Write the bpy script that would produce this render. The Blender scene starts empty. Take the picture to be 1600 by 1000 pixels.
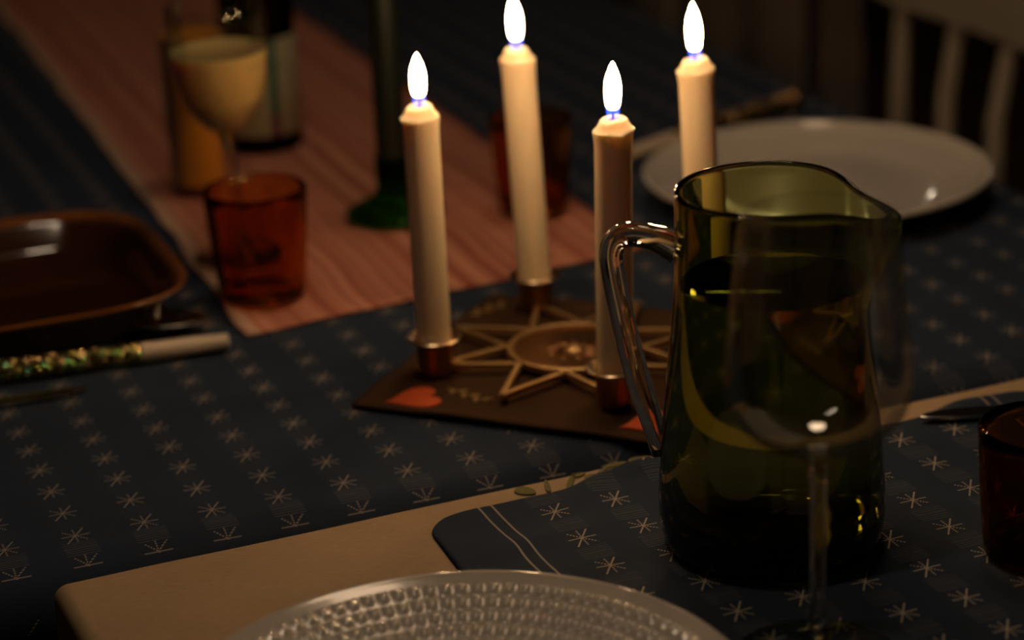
import bpy, bmesh, math, random
from mathutils import Vector, Matrix, noise
PI = math.pi
R = math.radians
scene = bpy.context.scene
COL = scene.collection

# ------------------------------------------------------------------ camera
cam = bpy.data.cameras.new('camera')
cam_o = bpy.data.objects.new('camera', cam)
COL.objects.link(cam_o)
cr = Vector((0.92821, -0.36958, -0.04275))
cu = Vector((0.16520, 0.30647, 0.93744))
cf = Vector((0.33336, 0.87720, -0.34552))
m = Matrix((cr, cu, -cf)).transposed().to_4x4()
m.translation = Vector((-0.18467, -1.12726, 0.51870))
cam_o.matrix_world = m
cam.sensor_width = 36
cam.lens = 84.67
cam.clip_start = 0.02
cam.dof.use_dof = True
cam.dof.focus_distance = 1.2
cam.dof.aperture_fstop = 4.2
scene.camera = cam_o

# ------------------------------------------------------------------ world, lamps, exposure
w = bpy.data.worlds.new('night')
scene.world = w
w.use_nodes = True
bg = w.node_tree.nodes['Background']
bg.inputs[0].default_value = (0.5, 0.55, 0.7, 1)
bg.inputs[1].default_value = 0.002

def lamp(name, loc, power, color, size, target=None):
    l = bpy.data.lights.new(name, 'AREA')
    l.shape = 'DISK'
    l.size = size
    l.energy = power
    l.color = color
    o = bpy.data.objects.new(name, l)
    COL.objects.link(o)
    o.location = loc
    if target:
        o.rotation_euler = (Vector(target) - Vector(loc)).to_track_quat('-Z', 'Y').to_euler()
    return o

lamp('ceiling_light', (0.6, 0.3, 1.6), 1.4, (1.0, 0.68, 0.42), 0.3, (0.3, 0.2, 0))
pend = lamp('pendant_light', (0.03, -0.12, 1.45), 1.0, (1.0, 0.74, 0.50), 0.26, (0.25, 0.0, 0.0))
pend.data.shape = 'RECTANGLE'
pend.data.size_y = 0.03
pend.rotation_euler = (0, 0, 0)
lamp('corner_lamp_light', (2.25, 3.5, 0.9), 0.22, (1.0, 0.80, 0.60), 0.035, (0.6, 0.4, 0.0))
FLAME = 104.0
FLAME_COL = (1.0, 0.60, 0.28, 1)

vs = scene.view_settings
vs.view_transform = 'Standard'
vs.look = 'None'
vs.exposure = 0.58
vs.gamma = 1.0
vs.use_curve_mapping = False
scene.display_settings.display_device = 'sRGB'
cy = scene.cycles
cy.max_bounces = 20
cy.transmission_bounces = 20
cy.transparent_max_bounces = 24
cy.glossy_bounces = 8
cy.diffuse_bounces = 4
cy.sample_clamp_indirect = 4.0
cy.blur_glossy = 0.3
cy.use_denoising = True

# ------------------------------------------------------------------ materials
class NT:
    """small helper for node expressions"""
    def __init__(self, name):
        self.mat = bpy.data.materials.new(name)
        self.mat.use_nodes = True
        self.t = self.mat.node_tree
        self.n = self.t.nodes
        self.out = self.n['Material Output']
        self.b = self.n['Principled BSDF']
    def new(self, ty, **kw):
        nd = self.n.new(ty)
        for k, v in kw.items():
            setattr(nd, k, v)
        return nd
    def put(self, sock, v):
        if isinstance(v, bpy.types.NodeSocket):
            self.t.links.new(v, sock)
        else:
            sock.default_value = v
    def m(self, op, a, b=None, c=None):
        nd = self.new('ShaderNodeMath', operation=op)
        self.put(nd.inputs[0], a)
        if b is not None: self.put(nd.inputs[1], b)
        if c is not None: self.put(nd.inputs[2], c)
        return nd.outputs[0]
    def mix(self, f, a, b, blend='MIX'):
        nd = self.new('ShaderNodeMix', data_type='RGBA', blend_type=blend)
        self.put(nd.inputs[0], f)
        self.put(nd.inputs[6], a)
        self.put(nd.inputs[7], b)
        return nd.outputs[2]
    def coord(self, kind='Object'):
        return self.new('ShaderNodeTexCoord').outputs[kind]
    def xyz(self, v):
        nd = self.new('ShaderNodeSeparateXYZ')
        self.t.links.new(v, nd.inputs[0])
        return nd.outputs
    def noise(self, vec, scale, detail=2, rough=0.5):
        nd = self.new('ShaderNodeTexNoise')
        nd.inputs['Scale'].default_value = scale
        nd.inputs['Detail'].default_value = detail
        nd.inputs['Roughness'].default_value = rough
        if vec is not None: self.t.links.new(vec, nd.inputs['Vector'])
        return nd.outputs[0]
    def bump(self, h, strength=0.3, dist=0.001):
        nd = self.new('ShaderNodeBump')
        nd.inputs['Strength'].default_value = strength
        nd.inputs['Distance'].default_value = dist
        self.t.links.new(h, nd.inputs['Height'])
        self.t.links.new(nd.outputs[0], self.b.inputs['Normal'])
    def set(self, **kw):
        names = dict(color='Base Color', rough='Roughness', metal='Metallic', spec='Specular IOR Level', coat='Coat Weight',
                     coat_rough='Coat Roughness', sss='Subsurface Weight', trans='Transmission Weight', ior='IOR', sheen='Sheen Weight')
        for k, v in kw.items():
            self.put(self.b.inputs[names[k]], v)
        return self

def c4(r, g, b): return (r, g, b, 1)

def mat_plain(name, col, rough=0.5, metal=0.0, var=0.12, scale=60, bump=0.0, bscale=400, **kw):
    t = NT(name)
    co = t.coord()
    f = t.noise(co, scale, 3)
    dark = tuple(x * (1 - var) for x in col) + (1,)
    lite = tuple(min(1, x * (1 + var)) for x in col) + (1,)
    t.set(color=t.mix(f, dark, lite), rough=rough, metal=metal, **kw)
    if bump:
        t.bump(t.noise(co, bscale, 2), bump, 0.0005)
    return t.mat

def mat_glass(name, col, ior=1.5, rough=0.0):
    t = NT(name)
    g = t.new('ShaderNodeBsdfGlass')
    f = t.noise(t.coord(), 15, 1)
    g.inputs['Roughness'].default_value = rough
    g.inputs['IOR'].default_value = ior
    a = tuple(x * 0.98 for x in col) + (1,)
    t.put(g.inputs['Color'], t.mix(f, a, tuple(col) + (1,)))
    t.t.links.new(g.outputs[0], t.out.inputs[0])
    return t.mat

def mat_thin_glass(name, tint=(0.97, 0.975, 0.97)):
    """thin blown glass: passes light straight through, reflects by Fresnel"""
    t = NT(name)
    tr = t.new('ShaderNodeBsdfTransparent')
    tr.inputs[0].default_value = tint + (1,)
    gl = t.new('ShaderNodeBsdfGlossy')
    gl.inputs['Roughness'].default_value = 0.0
    fr = t.new('ShaderNodeFresnel')
    fr.inputs[0].default_value = 1.45
    wob = t.m('MULTIPLY', t.noise(t.coord(), 30, 1), 0.2)
    fac = t.m('MULTIPLY', fr.outputs[0], t.m('ADD', wob, 0.3))
    mx = t.new('ShaderNodeMixShader')
    t.put(mx.inputs[0], fac)
    t.t.links.new(tr.outputs[0], mx.inputs[1])
    t.t.links.new(gl.outputs[0], mx.inputs[2])
    t.t.links.new(mx.outputs[0], t.out.inputs[0])
    return t.mat

def mat_starcloth(name, base, thread, pu, pv, ou, ov, weave=0.25, hatch=0.30, hems=(), span=None, border=False):
    """navy cloth with woven rows of eight-armed stars and hatch bars (flat weave pattern), uv in metres"""
    t = NT(name)
    uv = t.coord('UV')
    x, y, _ = t.xyz(uv)
    fu = t.m('MULTIPLY', t.m('SUBTRACT', t.m('FRACT', t.m('ADD', t.m('DIVIDE', t.m('SUBTRACT', x, ou), pu), 100.5)), 0.5), pu)
    fv = t.m('MULTIPLY', t.m('SUBTRACT', t.m('FRACT', t.m('ADD', t.m('DIVIDE', t.m('SUBTRACT', y, ov), pv), 100.5)), 0.5), pv)
    total = None
    for ang, L, wd, dotted in ((0, .0074, .00040, 0), (90, .0080, .00045, 1), (56, .0098, .00045, 0), (-49, .0086, .00045, 1)):
        c, s = math.cos(R(ang)), math.sin(R(ang))
        al = t.m('ADD', t.m('MULTIPLY', fu, c), t.m('MULTIPLY', fv, s))
        pe = t.m('ABSOLUTE', t.m('SUBTRACT', t.m('MULTIPLY', fv, c), t.m('MULTIPLY', fu, s)))
        k = t.m('MULTIPLY', t.m('LESS_THAN', pe, wd), t.m('LESS_THAN', t.m('ABSOLUTE', al), L))
        if dotted:
            k = t.m('MULTIPLY', k, t.m('LESS_THAN', t.m('FRACT', t.m('ADD', t.m('DIVIDE', al, 0.0017), 50)), 0.62))
        if border and ang in (56,):
            k = t.m('MULTIPLY', k, t.m('GREATER_THAN', y, -0.015))
        total = k if total is None else t.m('MAXIMUM', total, k)
    if border:
        # the border row is woven as little firs: a bar with three dotted twigs above it
        total = t.m('MULTIPLY', total, t.m('MULTIPLY_ADD', t.m('GREATER_THAN', y, -pv - 0.0008), 0.9, 0.0))
        twig = t.m('LESS_THAN', t.m('ABSOLUTE', t.m('ADD', t.m('SUBTRACT', fu, t.m('MULTIPLY', fv, 0.85)), 0.0)), 0.0006)
        twig = t.m('MULTIPLY', t.m('MULTIPLY', twig, t.m('LESS_THAN', t.m('FRACT', t.m('DIVIDE', t.m('ADD', fv, 1.0), 0.0017)), 0.62)), t.m('LESS_THAN', t.m('ABSOLUTE', t.m('SUBTRACT', fv, 0.0035)), 0.0035))
        total = t.m('MAXIMUM', total, t.m('MULTIPLY', twig, t.m('LESS_THAN', y, -0.015)))
    # hatch bars half-way between two stars
    hv = t.m('SUBTRACT', t.m('ABSOLUTE', fv), pv / 2)
    hz = t.m('MULTIPLY', t.m('LESS_THAN', t.m('ABSOLUTE', hv), 0.0072), t.m('LESS_THAN', t.m('ABSOLUTE', fu), 0.0085))
    hb = t.m('LESS_THAN', t.m('FRACT', t.m('ADD', t.m('DIVIDE', fv, 0.0021), 50)), 0.30)
    hatchm = t.m('MULTIPLY', t.m('MULTIPLY', hz, hb), hatch)
    if border:
        hatchm = t.m('MULTIPLY', hatchm, t.m('MULTIPLY', t.m('GREATER_THAN', y, -0.030), t.m('MULTIPLY_ADD', t.m('LESS_THAN', y, -0.004), 3.5, 1.0)))
    total = t.m('MAXIMUM', total, hatchm)
    if span:
        total = t.m('MULTIPLY', total, t.m('MULTIPLY', t.m('GREATER_THAN', x, span[0]), t.m('LESS_THAN', x, span[1])))
    for hx in hems:
        # woven double line along the hem, wandering a little
        wob = t.m('MULTIPLY', t.m('SUBTRACT', t.noise(uv, 22, 1), 0.5), 0.0022)
        d = t.m('ABSOLUTE', t.m('SUBTRACT', t.m('ADD', x, wob), hx))
        total = t.m('MAXIMUM', total, t.m('MULTIPLY', t.m('LESS_THAN', d, 0.0006), 0.8))
    f = t.noise(t.coord(), 18, 4)
    b = t.mix(f, tuple(v * 0.8 for v in base) + (1,), tuple(v * 1.2 for v in base) + (1,))
    t.set(color=t.mix(total, b, thread + (1,)), rough=0.85, spec=0.15)
    wv = t.noise(t.coord(), 1600, 1)
    t.bump(wv, weave, 0.0004)
    return t.mat

MAT = {}
NAVY = (0.027, 0.042, 0.074)
MAT['star_cloth'] = mat_starcloth('star_cloth', NAVY, (0.34, 0.29, 0.25), 0.036, 0.03045, 0.0, 0.0, hatch=0.05, border=True)
MAT['mat_cloth'] = mat_starcloth('mat_cloth', (0.032, 0.048, 0.080), (0.50, 0.42, 0.33), 0.0335, 0.0348, 0.2280, -0.0905,
                                 hems=(0.1945, 0.2015, 0.4935, 0.5005), hatch=0.15, span=(0.2125, 0.4785))

t = NT('beige_cloth')
co = t.coord()
mp = t.new('ShaderNodeMapping')
mp.inputs['Scale'].default_value = (1, 6, 1)
t.t.links.new(co, mp.inputs[0])
f = t.m('ADD', t.m('MULTIPLY', t.noise(mp.outputs[0], 160, 3), 0.6), t.m('MULTIPLY', t.noise(co, 12, 3), 0.5))
t.set(color=t.mix(f, c4(0.34, 0.235, 0.135), c4(0.66, 0.48, 0.30)), rough=0.9, spec=0.1)
t.bump(t.noise(mp.outputs[0], 500, 2), 0.25, 0.0005)
MAT['beige_cloth'] = t.mat

t = NT('runner_cloth')
co = t.coord()
us, uv_y, _ = t.xyz(t.coord('UV'))
x = t.m('MULTIPLY', us, 0.28)
n1 = t.new('ShaderNodeTexNoise', noise_dimensions='1D')
n1.inputs['Scale'].default_value = 95
n1.inputs['Detail'].default_value = 3
t.put(n1.inputs['W'], x)
f = t.new('ShaderNodeMapRange')
t.put(f.inputs[0], n1.outputs[0])
f.inputs[1].default_value = 0.36
f.inputs[2].default_value = 0.64
b = t.mix(f.outputs[0], c4(0.36, 0.115, 0.075), c4(0.62, 0.29, 0.20))
edge = t.m('LESS_THAN', us, 0.035)
t.set(color=t.mix(edge, b, c4(0.62, 0.40, 0.29)), rough=0.9, spec=0.1)
t.bump(t.noise(co, 700, 2), 0.4, 0.0008)
MAT['runner_cloth'] = t.mat

t = NT('wax')
f = t.noise(t.coord(), 40, 2)
t.set(color=t.mix(f, c4(0.89, 0.72, 0.51), c4(0.92, 0.77, 0.57)), rough=0.42, sss=0.6, spec=0.35)
t.b.inputs['Subsurface Radius'].default_value = (1.0, 0.72, 0.45)
t.b.inputs['Subsurface Scale'].default_value = 0.012
MAT['wax'] = t.mat

t = NT('flame')
gz = t.xyz(t.coord('Generated'))[2]
em = t.new('ShaderNodeEmission')
em.inputs[0].default_value = FLAME_COL
ramp = t.new('ShaderNodeMapRange')
t.put(ramp.inputs[0], gz)
ramp.inputs[1].default_value = 0.0
ramp.inputs[2].default_value = 0.30
ramp.inputs[3].default_value = FLAME * 0.01
ramp.inputs[4].default_value = FLAME
t.put(em.inputs[1], ramp.outputs[0])
t.t.links.new(em.outputs[0], t.out.inputs[0])
MAT['flame'] = t.mat

t = NT('flame_blue')
em = t.new('ShaderNodeEmission')
em.inputs[0].default_value = c4(0.05, 0.12, 1.0)
gz = t.xyz(t.coord('Generated'))[2]
t.put(em.inputs[1], t.m('MULTIPLY_ADD', gz, 0.25, 0.22))
tr = t.new('ShaderNodeBsdfTransparent')
ad = t.new('ShaderNodeAddShader')
t.t.links.new(em.outputs[0], ad.inputs[0])
t.t.links.new(tr.outputs[0], ad.inputs[1])
t.t.links.new(ad.outputs[0], t.out.inputs[0])
MAT['flame_blue'] = t.mat

MAT['wick'] = mat_plain('wick', (0.03, 0.02, 0.015), 0.9)
MAT['brass'] = mat_plain('brass', (0.66, 0.44, 0.20), 0.52, 1.0, 0.15, 90)
MAT['brass_dark'] = mat_plain('brass_dark', (0.33, 0.17, 0.075), 0.36, 1.0, 0.25, 60, 0.15, 250)
MAT['brass_bright'] = mat_plain('brass_bright', (0.85, 0.62, 0.38), 0.3, 1.0, 0.1, 90)
MAT['napkin'] = mat_plain('napkin_paper', (0.075, 0.039, 0.019), 0.95, 0, 0.15, 45, 0.25, 900, spec=0.1)
MAT['heart'] = mat_plain('heart_print', (0.76, 0.115, 0.022), 0.8, 0, 0.08, 80)
MAT['gold_print'] = mat_plain('gold_print', (0.36, 0.24, 0.08), 0.5, 0.3, 0.3, 200)
MAT['leaf_print'] = mat_plain('leaf_thread', (0.20, 0.19, 0.075), 0.9, 0, 0.25, 900)
MAT['olive_glass'] = mat_glass('olive_glass', (0.97, 0.97, 0.94))
mt = MAT['olive_glass']
va = mt.node_tree.nodes.new('ShaderNodeVolumeAbsorption')
va.inputs['Color'].default_value = (0.77, 0.79, 0.36, 1)
va.inputs['Density'].default_value = 660
mt.node_tree.links.new(va.outputs[0], mt.node_tree.nodes['Material Output'].inputs['Volume'])
MAT['clear_glass'] = mat_glass('clear_glass', (0.97, 0.965, 0.95))
MAT['water'] = mat_glass('water', (0.99, 0.99, 0.985), 1.33)
MAT['thin_glass'] = mat_thin_glass('thin_glass')
MAT['amber_glass'] = mat_glass('amber_glass', (0.88, 0.60, 0.32), 1.5)
MAT['brown_glass'] = mat_glass('brown_glass', (0.70, 0.45, 0.22), 1.5)
MAT['green_glass'] = mat_glass('green_glass', (0.14, 0.52, 0.13))
MAT['bottle_glass'] = mat_glass('bottle_glass', (0.18, 0.14, 0.07))
MAT['porcelain'] = mat_plain('porcelain', (0.70, 0.66, 0.60), 0.12, 0, 0.03, 20, coat=0.4)
MAT['porcelain2'] = mat_plain('porcelain_relief', (0.68, 0.62, 0.54), 0.16, 0, 0.03, 20, coat=0.5)
t = NT('brown_glaze')
z = t.xyz(t.coord())[2]
f = t.m('MULTIPLY', t.m('SMOOTH_MIN', t.m('MAXIMUM', t.m('MULTIPLY', t.m('SUBTRACT', z, 0.0265), 220), 0.0), 1.0, 0.1), t.m('ADD', t.noise(t.coord(), 30, 3), 0.3))
t.set(color=t.mix(f, c4(0.045, 0.014, 0.005), c4(0.36, 0.13, 0.032)), rough=0.12, coat=1.0, coat_rough=0.02)
MAT['stoneware'] = t.mat
MAT['steel'] = mat_plain('steel', (0.55, 0.54, 0.52), 0.18, 1.0, 0.06, 60)
MAT['cider'] = mat_plain('cloudy_drink', (0.72, 0.52, 0.22), 0.08, 0, 0.04, 15, sss=0.5)
MAT['juice'] = mat_plain('orange_drink', (0.72, 0.30, 0.03), 0.15, 0, 0.06, 15)
MAT['green_wax'] = mat_plain('green_wax', (0.010, 0.016, 0.012), 0.4, 0, 0.1, 30)
MAT['white_plastic'] = mat_plain('white_plastic', (0.78, 0.66, 0.52), 0.35, 0, 0.03, 40)
MAT['white_paint'] = mat_plain('white_paint', (0.72, 0.64, 0.50), 0.45, 0, 0.05, 15)
MAT['wood'] = mat_plain('table_wood', (0.30, 0.19, 0.10), 0.5, 0, 0.25, 20)
MAT['blanket'] = mat_plain('grey_wool', (0.26, 0.21, 0.175), 0.95, 0, 0.3, 30, 0.5, 300)
MAT['plaster'] = mat_plain('wall_paint', (0.13, 0.10, 0.075), 0.8, 0, 0.06, 4)
MAT['ceiling'] = mat_plain('ceiling_paint', (0.45, 0.42, 0.38), 0.8, 0, 0.04, 4)

t = NT('floor_wood')
co = t.coord()
br = t.new('ShaderNodeTexBrick')
br.inputs['Scale'].default_value = 1.0
br.inputs['Brick Width'].default_value = 1.6
br.inputs['Row Height'].default_value = 0.14
br.inputs['Mortar Size'].default_value = 0.003
br.inputs[1].default_value = c4(0.10, 0.055, 0.028)
br.inputs[2].default_value = c4(0.14, 0.080, 0.040)
br.inputs[3].default_value = c4(0.03, 0.018, 0.010)
t.t.links.new(co, br.inputs[0])
mp = t.new('ShaderNodeMapping')
mp.inputs['Scale'].default_value = (2, 30, 1)
t.t.links.new(co, mp.inputs[0])
t.set(color=t.mix(t.m('MULTIPLY', t.noise(mp.outputs[0], 3, 4), 0.5), br.outputs[0], c4(0.06, 0.035, 0.02)), rough=0.45)
MAT['floor'] = t.mat

t = NT('glitter')
co = t.coord()
vo = t.new('ShaderNodeTexVoronoi')
vo.inputs['Scale'].default_value = 800
t.t.links.new(co, vo.inputs[0])
hs = t.new('ShaderNodeHueSaturation')
hs.inputs['Color'].default_value = c4(0.50, 0.30, 0.09)
hs.inputs['Saturation'].default_value = 0.9
sx, sy, sz = t.xyz(vo.outputs['Color'])
t.put(hs.inputs['Hue'], t.m('ADD', t.m('MULTIPLY', t.m('POWER', sx, 7.0), 0.45), 0.485))
t.set(color=hs.outputs[0], rough=0.22, metal=1.0)
# every flake is tilted its own way
vsub = t.new('ShaderNodeVectorMath', operation='SUBTRACT')
t.t.links.new(vo.outputs['Color'], vsub.inputs[0])
vsub.inputs[1].default_value = (0.5, 0.5, 0.5)
vsc = t.new('ShaderNodeVectorMath', operation='SCALE')
vsc.inputs['Scale'].default_value = 1.3
t.t.links.new(vsub.outputs[0], vsc.inputs[0])
ge = t.new('ShaderNodeNewGeometry')
vad = t.new('ShaderNodeVectorMath', operation='ADD')
t.t.links.new(ge.outputs['Normal'], vad.inputs[0])
t.t.links.new(vsc.outputs[0], vad.inputs[1])
vn = t.new('ShaderNodeVectorMath', operation='NORMALIZE')
t.t.links.new(vad.outputs[0], vn.inputs[0])
t.t.links.new(vn.outputs[0], t.b.inputs['Normal'])
MAT['glitter'] = t.mat

# label paper of the bottle: pale green with a dark green and a purple printed band
t = NT('bottle_label')
x, y, z = t.xyz(t.coord())
an = t.m('ARCTAN2', y, x)
def band(a, b):
    return t.m('MULTIPLY', t.m('GREATER_THAN', an, a), t.m('LESS_THAN', an, b))
k1 = band(-1.64, -1.37)
low = t.m('LESS_THAN', z, 0.030)
colr = t.mix(k1, c4(0.42, 0.40, 0.26), c4(0.03, 0.13, 0.10))
colr = t.mix(t.m('MULTIPLY', k1, low), colr, c4(0.16, 0.045, 0.11))
t.set(color=colr, rough=0.55)
MAT['bottle_label'] = t.mat

# ------------------------------------------------------------------ mesh helpers
def obj(name, bm, mat, parent=None, smooth=True, loc=None, recalc=True):
    if recalc:
        bmesh.ops.recalc_face_normals(bm, faces=bm.faces[:])
    me = bpy.data.meshes.new(name)
    bm.to_mesh(me)
    bm.free()
    if smooth:
        for p in me.polygons: p.use_smooth = True
        try:
            me.set_sharp_from_angle(angle=R(50))
        except Exception:
            pass
    if mat: me.materials.append(MAT[mat])
    o = bpy.data.objects.new(name, me)
    COL.objects.link(o)
    if parent: o.parent = parent
    if loc: o.location = loc
    return o

def tag(o, label=None, cat=None, group=None, kind=None):
    if label: o['label'] = label
    if cat: o['category'] = cat
    if group: o['group'] = group
    if kind: o['kind'] = kind
    return o

def thing(name, label, cat, loc=(0, 0, 0), rz=0.0, group=None):
    o = bpy.data.objects.new(name, None)
    COL.objects.link(o)
    o.empty_display_size = 0.02
    o.location = loc
    o.rotation_euler = (0, 0, rz)
    return tag(o, label, cat, group)

def dup(root, loc, rz, label, group=None):
    r = root.copy()
    COL.objects.link(r)
    r.location = loc
    r.rotation_euler = (0, 0, rz)
    r['label'] = label
    if group: r['group'] = group
    for ch in list(root.children):
        c = ch.copy()
        COL.objects.link(c)
        c.parent = r
        for g in list(ch.children):
            d = g.copy()
            COL.objects.link(d)
            d.parent = c
    return r

def lathe(prof, n=64, fn=None, bm=None, closed=False):
    """surface of revolution about Z; prof [(r,z)]; fn(r,z,phi)->(r,z); closed joins last to first"""
    bm = bm or bmesh.new()
    rings = []
    for r, z in prof:
        if r < 1e-6:
            rr, zz = (r, z) if fn is None else fn(0, z, 0)
            rings.append([bm.verts.new((0, 0, zz))])
        else:
            ring = []
            for i in range(n):
                p = 2 * PI * i / n
                rr, zz = (r, z) if fn is None else fn(r, z, p)
                ring.append(bm.verts.new((rr * math.cos(p), rr * math.sin(p), zz)))
            rings.append(ring)
    pairs = list(zip(rings, rings[1:]))
    if closed: pairs.append((rings[-1], rings[0]))
    for a, b in pairs:
        if len(a) == 1 and len(b) == 1: continue
        for i in range(n):
            j = (i + 1) % n
            if len(a) == 1: bm.faces.new((a[0], b[i], b[j]))
            elif len(b) == 1: bm.faces.new((a[i], a[j], b[0]))
            else: bm.faces.new((a[i], a[j], b[j], b[i]))
    return bm

def smooth_prof(pts, k=6):
    """Catmull-Rom through profile points"""
    out = []
    P = [pts[0]] + list(pts) + [pts[-1]]
    for i in range(1, len(P) - 2):
        p0, p1, p2, p3 = P[i - 1], P[i], P[i + 1], P[i + 2]
        for s in range(k):
            u = s / k
            out.append(tuple(0.5 * (2 * p1[d] + (p2[d] - p0[d]) * u + (2 * p0[d] - 5 * p1[d] + 4 * p2[d] - p3[d]) * u * u
                                    + (3 * p1[d] - p0[d] - 3 * p2[d] + p3[d]) * u ** 3) for d in range(len(p1))))
    out.append(tuple(pts[-1]))
    return out

def tube(path, radii, n=12, bm=None, squash=None, up=Vector((0, 0, 1))):
    """round (or oval: radii as (a,b)) tube through points, capped"""
    bm = bm or bmesh.new()
    rings = []
    path = [Vector(p) for p in path]
    for i, p in enumerate(path):
        tn = (path[min(i + 1, len(path) - 1)] - path[max(i - 1, 0)]).normalized()
        s = tn.cross(up)
        if s.length < 1e-4: s = tn.cross(Vector((1, 0, 0)))
        s.normalize()
        q = s.cross(tn).normalized()
        ra = radii[i] if isinstance(radii, (list, tuple)) and not isinstance(radii[0], (int, float)) or isinstance(radii, list) else radii
        a, b = (ra, ra) if isinstance(ra, (int, float)) else ra
        rings.append([bm.verts.new(p + s * a * math.cos(2 * PI * k / n) + q * b * math.sin(2 * PI * k / n)) for k in range(n)])
    for a, b in zip(rings, rings[1:]):
        for k in range(n):
            bm.faces.new((a[k], a[(k + 1) % n], b[(k + 1) % n], b[k]))
    bm.faces.new(rings[0][::-1])
    bm.faces.new(rings[-1])
    return bm

def box(x0, x1, y0, y1, z0, z1, bevel=0.0, seg=2, bm=None):
    bm = bm or bmesh.new()
    v = [bm.verts.new((x, y, z)) for x in (x0, x1) for y in (y0, y1) for z in (z0, z1)]
    fs = [bm.faces.new([v[i] for i in q]) for q in ((0, 1, 3, 2), (4, 6, 7, 5), (0, 4, 5, 1), (2, 3, 7, 6), (0, 2, 6, 4), (1, 5, 7, 3))]
    if bevel:
        es = {e for fc in fs for e in fc.edges}
        bmesh.ops.bevel(bm, geom=list(es), offset=bevel, segments=seg, profile=0.5, affect='EDGES')
    return bm

def prism(pts, z0, z1, bevel=0.0):
    bm = bmesh.new()
    top = [bm.verts.new((x, y, z1)) for x, y in pts]
    bot = [bm.verts.new((x, y, z0)) for x, y in pts]
    bm.faces.new(top)
    bm.faces.new(bot[::-1])
    n = len(pts)
    for i in range(n):
        j = (i + 1) % n
        bm.faces.new((bot[i], bot[j], top[j], top[i]))
    if bevel:
        es = [e for e in bm.edges if (e.verts[0].co.z > (z0 + z1) / 2) and (e.verts[1].co.z > (z0 + z1) / 2)]
        bmesh.ops.bevel(bm, geom=es, offset=bevel, segments=2, profile=0.5, affect='EDGES')
    return bm

def fold(u, lo, hi, r):
    """cloth coordinate -> (position, drop) over two rounded edges"""
    if u < lo:
        d, s, e = lo - u, -1, lo
    elif u > hi:
        d, s, e = u - hi, 1, hi
    else:
        return u, 0.0
    q = PI * r / 2
    if d < q:
        return e + s * r * math.sin(d / r), r * (1 - math.cos(d / r))
    return e + s * r, r + d - q

def grid_mesh(name, us, vs_, fn, mat, thick=0.0):
    me = bpy.data.meshes.new(name)
    nu, nv = len(us), len(vs_)
    verts, uvs = [], []
    for v in vs_:
        for u in us:
            verts.append(fn(u, v))
            uvs.append((u, v))
    faces = [(j * nu + i, j * nu + i + 1, (j + 1) * nu + i + 1, (j + 1) * nu + i) for j in range(nv - 1) for i in range(nu - 1)]
    me.from_pydata(verts, [], faces)
    ul = me.uv_layers.new(name='uv')
    for l in me.loops:
        ul.data[l.index].uv = uvs[l.vertex_index]
    for p in me.polygons: p.use_smooth = True
    me.materials.append(MAT[mat])
    o = bpy.data.objects.new(name, me)
    COL.objects.link(o)
    if thick:
        s = o.modifiers.new('solid', 'SOLIDIFY')
        s.thickness = thick
        s.offset = -1
    return o

def frange(a, b, st):
    n = max(1, int(round((b - a) / st)))
    return [a + (b - a) * i / n for i in range(n + 1)]

def nz(x, y, z, s):
    return noise.noise(Vector((x * s, y * s, z)))

# ------------------------------------------------------------------ room
tag(obj('floor', box(-2.2, 2.8, -2.6, 4.2, -0.80, -0.75), 'floor', smooth=False), kind='structure')
tag(obj('ceiling', box(-2.2, 2.8, -2.6, 4.2, 1.75, 1.80), 'ceiling', smooth=False), kind='structure')
tag(obj('wall_back', box(-2.2, 2.8, 4.2, 4.3, -0.80, 1.80), 'plaster', smooth=False), kind='structure')
tag(obj('wall_front', box(-2.2, 2.8, -2.7, -2.6, -0.80, 1.80), 'plaster', smooth=False), kind='structure')
tag(obj('wall_right', box(2.8, 2.9, -2.7, 4.3, -0.80, 1.80), 'plaster', smooth=False), kind='structure')
tag(obj('wall_left', box(-2.3, -2.2, -2.7, 4.3, -0.80, 1.80), 'plaster', smooth=False), kind='structure')
tag(obj('baseboard_back', box(-2.2, 2.8, 4.18, 4.2, -0.75, -0.66, 0.004), 'white_paint', smooth=False), kind='structure')
tag(obj('baseboard_right', box(2.78, 2.8, -2.6, 4.18, -0.75, -0.66, 0.004), 'white_paint', smooth=False), kind='structure')

# ------------------------------------------------------------------ the two tables
def edge_y(x):
    return -0.0475 + 0.0245 * x

def table(name, label, x0, x1, y0, y1, rz=0.0, loc=(0, 0, 0)):
    t = thing(name, label, 'table', loc, rz)
    obj('tabletop', box(x0, x1, y0, y1, -0.034, -0.004, 0.004), 'wood', t, smooth=False)
    obj('apron', box(x0 + .05, x1 - .05, y0 + .05, y1 - .05, -0.11, -0.034, 0.003), 'wood', t, smooth=False)
    for lx in (x0 + .06, x1 - .06):
        for ly in (y0 + .06, y1 - .06):
            obj('leg', tube([(lx, ly, -0.75 - loc[2]), (lx, ly, -0.5), (lx, ly, -0.034)], [0.018, 0.025, 0.03], 10), 'wood', t)
    return t

table('dining_table', 'long wooden table under the navy star patterned cloth', -0.10, 0.725, 0.0, 1.75)
ROTB = math.atan(0.0245)
table('dining_table', 'wooden table under the plain beige cloth nearest the viewer', 0.008, 0.72, -0.86, -0.012, ROTB, (-0.022, edge_y(-0.022) - 0.001, 0))

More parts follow.
